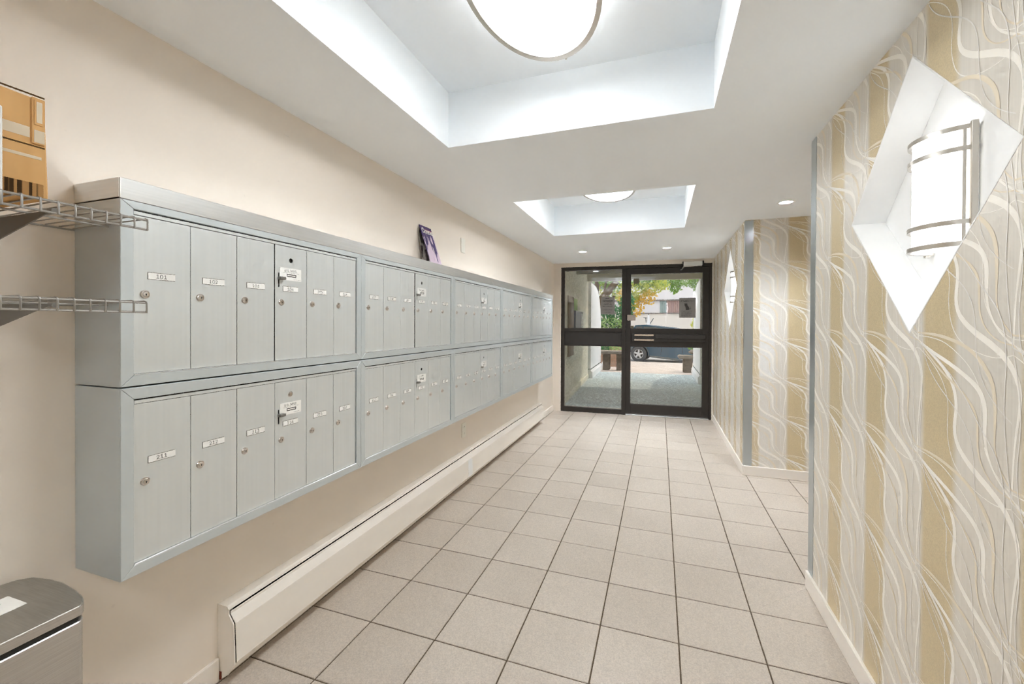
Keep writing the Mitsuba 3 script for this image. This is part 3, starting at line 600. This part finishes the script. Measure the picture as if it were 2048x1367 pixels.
k_ = (v[:, 2] - SZ)/(bz1 - SZ); v[:, 1] += np.where(v[:, 1] > -2.9, 0.005*(1 - k_) - 0.004*np.clip(k_ - 0.8, 0, 1), 0); v[:, 2] -= np.where((v[:, 1] > -2.9) & (v[:, 2] > 1.7), 0.008, 0); body.vertices = v
put(t, 'body', body, 'cardboard')
fx = bx1
put(t, 'seam', cat([cbox(fx - 0.001, fx + 0.0006, by0 + 0.01, -2.801, 1.606, 1.609, 0.0003), cbox(fx - 0.001, fx + 0.0006, by0 + 0.01, -2.801, bz1 - 0.004, bz1 - 0.001, 0.0003)]), 'cardboard_edge')
put(t, 'tape', cbox(fx, fx + 0.0008, by0 + 0.01, -2.823, 1.622, 1.643, 0.0003), 'tape_clear', label='pale strip of tape'); put(t, 'tape', cbox(fx, fx + 0.0008, by0 + 0.01, -2.806, 1.582, 1.588, 0.0003), 'tape_clear')
put(t, 'flap', cat([cbox(fx, fx + 0.003, -2.821, -2.8015, 1.612, 1.705, 0.001), cbox(fx + 0.003, fx + 0.0045, -2.818, -2.804, 1.650, 1.700, 0.0007)]), 'cardboard', label='taped corner flap')
put(t, 'flap_tape', cat([cbox(fx + 0.0045, fx + 0.0052, -2.815, -2.8065, 1.655, 1.697, 0.0003), cbox(fx + 0.003, fx + 0.0038, -2.818, -2.8025, 1.615, 1.640, 0.0003)]), 'tape_clear')
put(t, 'torn_edge', cbox(fx - 0.001, fx + 0.001, by0 + 0.01, -2.8035, SZ + 0.001, SZ + 0.030, 0.0003), 'cardboard_dark', label='dark open corrugated bottom edge')
t = tag(put(None, 'mailer', cbox(-1.2665, -1.2590, -3.02, -2.8640, SZ, 1.664, 0.002), 'mailer'), 'white padded mailer leaning against the cardboard box, cut by the left picture edge', 'mailer')

t = thing('trash_bin', 'stainless steel half round waste bin standing against the left wall', 'waste bin')
zl = 0.640
half = [(-1.262, -2.752), (-1.264, -2.747), (-1.276, -2.739), (-1.300, -2.730), (-1.344, -2.722), (-1.408, -2.715), (-1.454, -2.717), (-1.502, -2.726), (-1.523, -2.746), (-1.531, -2.775)]
mir = [(x, -5.83 - y) for x, y in half][::-1]
outl = sg.Polygon(half + mir)
put(t, 'lid', cat([bevel_prism(outl, zl - 0.022, zl - 0.001, 0.002)]), 'lid_steel')
put(t, 'lid_rim', prism(outl.buffer(0.0012).difference(outl.buffer(-0.003)), 0.019).apply_translation([0, 0, zl - 0.0215]), 'steel_brushed')
put(t, 'gap_band', prism(outl.buffer(-0.006), 0.014).apply_translation([0, 0, zl - 0.036]), 'black')
put(t, 'body', bevel_prism(outl.buffer(-0.001), 0.03, zl - 0.035, 0.002), 'steel_brushed')
put(t, 'foot_band', prism(outl.buffer(-0.006), 0.0305), 'black')
stk = sg.Polygon([(-1.452, -2.786), (-1.380, -2.785), (-1.378, -2.806), (-1.378, -2.90), (-1.455, -2.90)])
t2 = thing('recycling_sticker', 'white sticker with a green triangle on the lid of the steel bin', 'sticker')
put(t2, 'paper', prism(stk, 0.0008).apply_translation([0, 0, zl - 0.0008]), 'sticker_white')
put(t2, 'green_mark', prism(sg.Polygon([(-1.428, -2.806), (-1.396, -2.85), (-1.440, -2.862)]), 0.0004).apply_translation([0, 0, zl]), 'green_print')
# ================================================================== outdoors: portico
GZ = -0.02
struct('portico_floor'); scene['portico_floor'] = ply(prism([(-1.9, 2.80), (1.3, 2.98), (1.3, 8.28), (-1.95, 8.20)], 0.1).apply_translation([0, 0, GZ - 0.1]), 'aggregate')
def slope_mesh(pts, m, key):
    v = np.array(pts, float); scene[key] = ply(trimesh.Trimesh(v, [[0, 1, 2], [0, 2, 3]], process=False), m); struct(key)
slope_mesh([(-9, 8.19, GZ - 0.002), (9, 8.30, GZ - 0.002), (9, 14.6, -0.27), (-9, 14.6, -0.27)], 'concrete_pale', 'sidewalk')
slope_mesh([(-30, 14.6, -0.38), (30, 14.6, -0.38), (30, 24.2, -0.42), (-30, 24.2, -0.42)], 'road', 'street')
scene['kerb'] = ply(cbox(-9, 9, 14.45, 14.62, -0.42, -0.262, 0.01), 'concrete_pale'); struct('kerb')
struct('ground_outside'); scene['ground_outside'] = ply(box(-40, 40, 3.2, 60, -1.0, -0.45), 'concrete_pale')
wl = [(-1.531, 3.0), (-1.531, 3.53), (-1.668, 6.70)]
struct('wall_portico_left'); scene['wall_portico_left'] = ply(prism([(-1.50, 2.79), (-1.531, 3.53), (-1.668, 6.70), (-1.85, 6.70), (-1.85, 2.79)], 2.6).apply_translation([0, 0, GZ - 0.02]), 'stucco')
struct('wall_portico_right'); scene['wall_portico_right'] = ply(prism([(0.79, 2.95), (0.79, 6.55), (1.0, 6.55), (1.0, 2.95)], 2.6).apply_translation([0, 0, GZ - 0.02]), 'stucco')
struct('trim_4'); scene['trim_4'] = ply(cat([prism([(-1.50, 2.90), (-1.531, 3.53), (-1.668, 6.70), (-1.650, 6.70), (-1.513, 3.53), (-1.482, 2.90)], 0.10).apply_translation([0, 0, GZ])]), 'stucco')
def wing(key, x0, x1, ya, yb):
    """A white arched side panel of the portico, with a sill moulding at its foot; from y ya to yb, x from x0 to x1 along it."""
    pr = [(ya, GZ), (yb, GZ), (yb, 1.30), (yb - 0.10, 1.62), (yb - 0.33, 1.92), (yb - 0.68, 2.13), (yb - 1.05, 2.22), (ya, 2.26)]
    L = math.hypot(yb - ya, x1 - x0); e = np.array([x1 - x0, yb - ya, 0])/L
    nrm = np.array([e[1], -e[0], 0])
    g = sg.Polygon([(y - ya, z) for y, z in pr])
    t = thing('side_panel', key[1], 'panel', 'white side panels of the portico')
    put(t, 'panel', xf(prism(g, 0.06), e, EZ, nrm, np.array([x0, ya, 0]) - nrm*0.03*key[2] - nrm*0.03), 'white_wing')
    rim = g.difference(g.buffer(-0.018)).intersection(sg.box(0.0, 1.0, 9, 9))
    off = 0.031 if key[2] < 0 else -0.03
    put(t, 'rim', xf(prism(rim, 0.064), e, EZ, nrm, np.array([x0, ya, 0]) - nrm*0.03*key[2] - nrm*0.032), 'facade_ledge', label='dark arched edge')
    s = 1 if key[2] < 0 else -1
    sill = sg.Polygon([(0, 0.0), (0.10*s, 0.0), (0.10*s, 0.14), (0.055*s, 0.19), (0.0, 0.19)])
    put(t, 'sill', xf(prism(sill, L), nrm, EZ, e, [x0, ya, GZ]) if s > 0 else xf(prism(sill, L), nrm, EZ, e, [x0, ya, GZ]), 'white_wing')
    put(t, 'sill_groove', xf(cbox(0.0, 0.064*s, 0.20, 0.222, 0, L, 0.0), nrm, EZ, e, [x0, ya, GZ]), 'car_trim')
wing((0, 'white arched panel beyond the stucco wall, left of the portico', -1), -1.668, -1.690, 6.70, 8.69)
wing((0, 'white arched panel at the right edge of the door glass', 1), 0.800, 0.806, 6.55, 8.60)
struct('portico_soffit'); scene['portico_soffit'] = ply(prism([(-1.9, 2.80), (1.3, 2.98), (1.3, 6.95), (-1.9, 6.85)], 0.12).apply_translation([0, 0, 2.56]), 'soffit')
k = put(None, 'portico_beam', ebox(-1.9, 1.2, 2.02, 2.12, 2.205, 2.56, 0.004), 'beam_olive'); struct(k)
k = put(None, 'portico_fascia', ebox(-1.9, 1.2, 3.75, 3.88, 2.238, 2.66, 0.004), 'beam_tan'); struct(k)
onst = lambda y: -1.531 - 0.0437*(y - 3.53)
def on_stucco(y0, y1, z0, z1, th):
    a = np.array([onst(y0), y0, 0]); e = np.array([onst(y1) - onst(y0), y1 - y0, 0]); L = np.linalg.norm(e); e /= L
    return xf(cbox(0, L, z0, z1, 0.0, th, 0.002), e, EZ, np.array([e[1], -e[0], 0]), a)
t = tag(put(None, 'notice_board', on_stucco(3.68, 4.28, 0.70, 1.735, 0.02), 'wood_board'), 'brown wooden board on the stucco wall outside', 'board')
t = tag(put(None, 'green_note', on_stucco(4.30, 4.85, 1.502, 1.73, 0.004), 'note_green'), 'light green note on the stucco wall outside', 'note')
t = thing('intercom', 'black intercom box with a steel edge on the stucco wall outside', 'intercom')
put(t, 'housing', on_stucco(4.30, 5.30, 0.98, 1.50, 0.05), 'intercom'); put(t, 'steel_edge', on_stucco(5.08, 5.20, 0.99, 1.46, 0.054), 'nickel')

# benches, planter, stones, plants
def bench(label, x0, x1, y, zt, legs, dz):
    t = thing('stone_bench', label, 'bench', 'stone benches outside')
    g = cbox(x0, x1, y, y + 0.42, zt - 0.085, zt, 0.02); g = g.subdivide().subdivide(); g.vertices += 0.006*(meshkit.noise(g.vertices*9.0)[:, None] - 0.5)
    put(t, 'seat', g, 'bench_top')
    for a, b in legs: put(t, 'leg', cbox(a, b, y + 0.06, y + 0.36, dz, zt - 0.08, 0.015), 'bench_stone')
bench('grey stone bench outside on the left, seen through the sidelight', -1.86, -1.04, 8.78, 0.500, [(-1.60, -1.41), (-1.22, -1.08)], -0.04)
bench('grey stone bench outside on the right, seen through the door', 0.40, 1.18, 8.98, 0.415, [(0.53, 0.76), (0.92, 1.08)], -0.05)
t = thing('boulder', 'mossy rounded stone lying on the right stone bench', 'stone')
g = trimesh.creation.icosphere(3, 1.0); g.vertices *= [0.26, 0.14, 0.085]; g.vertices += 0.03*(meshkit.fbm(g.vertices*6.0, 3)[:, None] - 0.5)
put(t, 'stone', g.apply_translation([0.93, 9.18, 0.415 + 0.092]), 'bench_top', True)
g = trimesh.creation.icosphere(3, 1.0); g.vertices *= [0.085, 0.07, 0.125]
tag(put(None, 'white_stone', g.apply_translation([-1.62, 9.45, 0.125 - 0.070]), 'white_wing', True), 'white rounded stone between the legs of the left bench', 'stone')
t = thing('brick_planter', 'low brick planter behind the left bench', 'planter')
PX0, PX1, PYF, PZ0 = -2.35, -1.02, 10.6, -0.12
put(t, 'core', box(PX0, PX1, PYF + 0.012, PYF + 0.9, PZ0, 1.05), 'mortar')
row = 0; z = PZ0
bm = cbox(0, 0.235, 0, 0.10, 0, 0.085, 0.006)
while z < 0.98:
    x = PX0 - (0.12 if row % 2 else 0)
    while x < PX1 - 0.02:
        a, b = max(x, PX0), min(x + 0.235, PX1)
        if b - a > 0.04: put(t, 'brick', cbox(a, b, PYF + random.uniform(-0.004, 0.004), PYF + 0.1, z, z + 0.085, 0.006), 'brick')
        x += 0.247
    z += 0.097; row += 1
put(t, 'soil', box(PX0 + 0.05, PX1 - 0.05, PYF + 0.1, PYF + 0.85, 1.045, 1.06), 'bark')

def leaves(blobs, n, size, seed):
    rg = np.random.default_rng(seed); V, F_ = [], []
    w = np.array([b[3]*b[4]*b[5] for b in blobs])**0.67; w /= w.sum()
    for i, k in enumerate(rg.choice(len(blobs), n, p=w)):
        b = blobs[k]; d = rg.normal(size=3); d /= np.linalg.norm(d); rad = rg.uniform(0.35, 1.0)**0.5
        c = np.array(b[:3]) + d*rad*np.array(b[3:6])
        ax = rg.normal(size=3); ax[2] -= 0.6; ax /= np.linalg.norm(ax); sd = np.cross(ax, rg.normal(size=3)); sd /= np.linalg.norm(sd)
        s = size*rg.uniform(0.6, 1.3)
        V += [c, c + ax*s*0.5 + sd*s*0.30, c + ax*s, c + ax*s*0.5 - sd*s*0.30]; o = 4*i; F_ += [[o, o + 1, o + 2], [o, o + 2, o + 3]]
    return trimesh.Trimesh(np.array(V), np.array(F_), process=False)
def plant(name, label, category, stems, crowns):
    t = thing(name, label, category)
    for pts, r in stems: put(t, 'trunk' if 'tree' in name else 'stem', tube(pts, np.linspace(r[0], r[1], len(pts)), 9), 'bark', True)
    for i, (blobs, n, size, m) in enumerate(crowns): put(t, 'foliage', leaves(blobs, n, size, 11 + i + len(name)), m, kind='stuff')
    return t
plant('oak_tree', 'leaning brown trunked tree behind the left bench with green leaves', 'tree',
      [([[-2.40, 12.4, -0.2], [-2.38, 12.4, 0.9], [-2.33, 12.4, 1.8], [-2.05, 12.4, 2.22], [-1.76, 12.4, 2.55], [-1.53, 12.4, 2.85], [-1.2, 12.4, 3.4]], (0.17, 0.10)),
       ([[-2.33, 12.4, 1.85], [-2.29, 12.4, 2.4], [-2.25, 12.4, 2.9], [-2.1, 12.4, 3.6]], (0.11, 0.07)), ([[-2.0, 12.4, 2.3], [-1.96, 12.4, 2.7], [-1.85, 12.4, 3.1]], (0.05, 0.03))],
      [([(-1.30, 12.55, 3.1, 0.6, 0.4, 0.40), (-2.1, 12.55, 3.1, 0.6, 0.4, 0.45), (-1.75, 12.65, 2.6, 0.40, 0.3, 0.35)], 1700, 0.10, 'leaf_green'),
       ([(-1.45, 12.5, 2.50, 0.30, 0.3, 0.38), (-2.05, 12.6, 2.55, 0.22, 0.2, 0.3)], 420, 0.09, 'leaf_lime'), ([(-1.36, 12.4, 2.30, 0.15, 0.2, 0.26)], 130, 0.09, 'leaf_gold')])
plant('autumn_tree', 'yellowing tree across the walk, seen in the middle of the door glass', 'tree',
      [([[-1.6, 13.75, -0.22], [-1.55, 13.75, 1.2], [-1.3, 13.75, 2.4], [-0.9, 13.75, 3.1]], (0.10, 0.05))],
      [([(-0.90, 13.75, 2.62, 0.42, 0.3, 0.42), (-0.45, 13.75, 2.68, 0.38, 0.3, 0.36), (-0.05, 13.75, 2.80, 0.30, 0.25, 0.25), (-1.05, 13.75, 2.13, 0.26, 0.25, 0.35)], 1500, 0.095, 'leaf_lime'),
       ([(-0.50, 13.6, 2.28, 0.33, 0.2, 0.30), (-0.92, 13.6, 1.90, 0.30, 0.2, 0.32), (-1.40, 13.65, 2.33, 0.25, 0.2, 0.4)], 750, 0.095, 'leaf_gold'),
       ([(-0.7, 13.85, 2.95, 0.6, 0.28, 0.3)], 800, 0.10, 'leaf_green')])
plant('street_tree', 'green canopy hanging over the street at the top of the door glass', 'tree',
      [([[2.6, 15.0, -0.42], [2.5, 15.0, 2.0], [2.1, 15.0, 3.2], [1.3, 15.0, 3.7]], (0.14, 0.05)), ([[2.1, 15.0, 3.2], [1.0, 15.0, 3.4], [0.0, 15.0, 3.45]], (0.06, 0.02))],
      [([(0.1, 15.0, 3.15, 0.6, 0.4, 0.36), (0.95, 15.0, 3.12, 0.6, 0.4, 0.34), (0.50, 15.0, 2.80, 0.24, 0.3, 0.28), (1.45, 15.0, 2.95, 0.45, 0.4, 0.42), (-0.3, 15.0, 3.25, 0.5, 0.4, 0.35)], 2900, 0.09, 'leaf_green'),
       ([(0.6, 14.8, 3.05, 1.0, 0.3, 0.26), (1.45, 14.8, 2.60, 0.22, 0.3, 0.28)], 900, 0.085, 'leaf_soft')])
plant('planter_shrub', 'dark green shrubs growing out of the brick planter', 'shrub',
      [([[-1.9, 11.0, 1.0], [-1.85, 11.0, 1.5]], (0.03, 0.012)), ([[-1.35, 11.0, 1.0], [-1.3, 11.0, 1.4]], (0.03, 0.012))],
      [([(-1.85, 11.0, 1.45, 0.40, 0.3, 0.35), (-1.35, 11.0, 1.50, 0.35, 0.3, 0.45), (-1.1, 11.1, 1.9, 0.25, 0.3, 0.5)], 1700, 0.085, 'leaf_dark'), ([(-1.6, 10.8, 1.3, 0.5, 0.25, 0.2)], 300, 0.08, 'leaf_soft')])
plant('bench_shrub', 'green plant standing behind the left bench seat', 'plant', [([[-1.7, 9.8, -0.05], [-1.68, 9.8, 0.45]], (0.02, 0.01))],
      [([(-1.66, 9.8, 0.50, 0.17, 0.14, 0.13)], 260, 0.06, 'leaf_dark'), ([(-1.35, 9.8, 0.55, 0.2, 0.14, 0.1)], 120, 0.06, 'leaf_soft')])
plant('yellow_shrub', 'yellow green leafy shrub behind the right bench', 'shrub', [([[0.98, 10.2, -0.1], [0.97, 10.2, 0.9]], (0.02, 0.01))],
      [([(0.98, 10.2, 1.28, 0.17, 0.16, 0.26)], 330, 0.075, 'leaf_lime'), ([(0.98, 10.25, 0.75, 0.26, 0.2, 0.45)], 520, 0.075, 'leaf_green')])

# parked car, side on, sloping with the street; local x along the car, y across, z up
ct = thing('parked_car', 'dark blue parked car with silver alloy wheels beyond the benches', 'car')
prof = sg.Polygon([(-0.80, 0.42), (-0.80, 0.95), (-0.72, 1.05), (-0.52, 1.12), (-0.25, 1.58), (0.10, 1.64), (1.30, 1.62), (1.75, 1.52), (2.25, 1.12), (3.05, 1.02), (3.45, 0.90), (3.55, 0.62), (3.52, 0.36), (3.0, 0.30), (0.55, 0.30), (-0.55, 0.34)])
for cx in (0.0, 2.62): prof = prof.difference(sg.Point(cx, 0.34).buffer(0.41))
cw = 1.74
ang = math.radians(5.0); yw = math.radians(-7)
Mx = T().translate([-0.975, 15.9, -0.385]).rotate([0, 0, 1], math.degrees(yw)).rotate([0, 1, 0], math.degrees(ang))
def car(name, mesh, m, smooth=False, label=None, parent=ct): return put(parent, name, mesh, m, smooth, label, to_world=Mx)
XZ = lambda m, y: xf(m, EX, EZ, -EY, [0, y, 0])
car('body', cat([XZ(prism(prof.buffer(-0.03).buffer(0.03), cw), cw), XZ(prism(sg.box(-0.3, 0.33, 3.0, 0.9), cw - 0.5), cw - 0.25)]), 'car_paint', 30)
gl = sg.Polygon([(-0.38, 1.16), (-0.20, 1.53), (0.12, 1.57), (1.28, 1.55), (1.70, 1.46), (2.08, 1.15)])
for a, b in ((-0.4, 0.06), (0.11, 0.90), (0.95, 2.1)):
    g = gl.intersection(sg.box(a, 1.0, b, 1.7))
    car('side_window', XZ(prism(g, 0.012), 0.004), 'car_glass')
car('side_step', cat([cbox(0.47, 2.2, -0.05, 0.12, 0.27, 0.35, 0.02)]), 'car_trim')
for x in (0.06, 0.92, 1.75): car('door_seam', box(x, x + 0.012, -0.003, 0.001, 0.42, 1.14), 'black')
car('headlight', XZ(prism(sg.Polygon([(3.10, 0.86), (3.42, 0.80), (3.44, 0.70), (3.2, 0.72)]), 0.02), 0.004), 'headlight')
car('wheel_arch', cat([XZ(prism(sg.Point(cx, 0.34).buffer(0.445).difference(sg.Point(cx, 0.34).buffer(0.41)).intersection(sg.box(-2, 0.30, 5, 2)), 0.02), 0.004) for cx in (0.0, 2.62)]), 'car_trim')
for cx in (0.0, 2.62):
    for yy in (0.11, cw - 0.11):
        w = car('wheel', xf(lathe([(0.20, -0.10), (0.30, -0.11), (0.335, -0.09), (0.345, -0.04), (0.345, 0.04), (0.335, 0.09), (0.30, 0.11), (0.20, 0.10), (0.20, -0.10)], 36), EX, EZ, -EY, [cx, yy, 0.345]), 'tyre', 40)
        sgn = -1 if yy < 0.5 else 1
        spk = sg.Point(0, 0).buffer(0.06)
        for a in range(5): spk = spk.union(affinity.rotate(sg.Polygon([(0.02, -0.045), (0.20, -0.03), (0.20, 0.03), (0.02, 0.045)]), 72*a + 90, origin=(0, 0)))
        spk = spk.union(sg.Point(0, 0).buffer(0.212).difference(sg.Point(0, 0).buffer(0.18)))
        car('alloy_rim', xf(prism(spk, 0.02), EX, EZ, -EY, [cx, yy + sgn*0.085 + 0.01, 0.345]), 'alloy', parent=w)
        car('hub_back', xf(trimesh.creation.cylinder(0.205, 0.04, sections=30), EX, EZ, -EY, [cx, yy + sgn*0.03, 0.345]), 'black', parent=w)

# building across the street
bt = thing('apartment_building', 'cream apartment building across the street with rose and green siding', 'building')
YF = 25.0
put(bt, 'lower_wall', box(-14, 16, YF, YF + 6, -0.45, 1.93), 'facade_cream'); put(bt, 'middle_wall', box(-14, 16, YF + 0.12, YF + 6, 1.93, 2.80), 'facade_white'); put(bt, 'upper_wall', box(-14, 16, YF + 0.02, YF + 6, 2.80, 8.5), 'facade_white')
for z in (1.945, 2.775): put(bt, 'ledge', cbox(-14, 16, YF - 0.06, YF + 0.13, z - 0.03, z + 0.045, 0.008), 'facade_ledge')
x = -0.066
while x < 2.05:
    m_ = 'siding_green' if x < 0.31 else 'siding_rose'
    put(bt, 'siding_board', cbox(x, x + 0.125, YF + 0.07, YF + 0.13, 1.99, 2.745, 0.008), m_); x += 0.132
for a in (-4.2, 3.2, 7.0):
    w = put(bt, 'window', box(a, a + 1.5, YF - 0.02, YF + 0.05, 3.5, 5.0), 'facade_white'); put(w, 'pane', box(a + 0.06, a + 1.44, YF - 0.03, YF + 0.0, 3.56, 4.94), 'car_glass')
put(bt, 'roof', box(-14.3, 16.3, YF - 0.3, YF + 6.3, 8.5, 8.7), 'facade_ledge')
# white post with dark cross arms beyond the car
t = thing('white_post', 'white post with dark bracket arms beyond the parked car', 'post')
put(t, 'post', tube([[-0.66, 21.0, -0.42], [-0.66, 21.0, 1.35], [-0.655, 21.0, 1.40], [-0.655, 21.0, 1.78]], [0.12, 0.10, 0.07, 0.045], 12), 'white_wing', True)
for x0, x1, z0, z1 in ((-0.60, -0.40, 1.25, 1.58), (-0.72, -0.92, 1.60, 1.62), (-0.78, -0.80, 1.35, 1.62)): put(t, 'bracket_arm', tube([[x0, 20.97, z0], [x1, 20.97, z1]], 0.022, 8), 'car_trim')
put(t, 'cap', tube([[-0.655, 21.0, 1.72], [-0.655, 21.0, 1.83]], 0.02, 8), 'black')
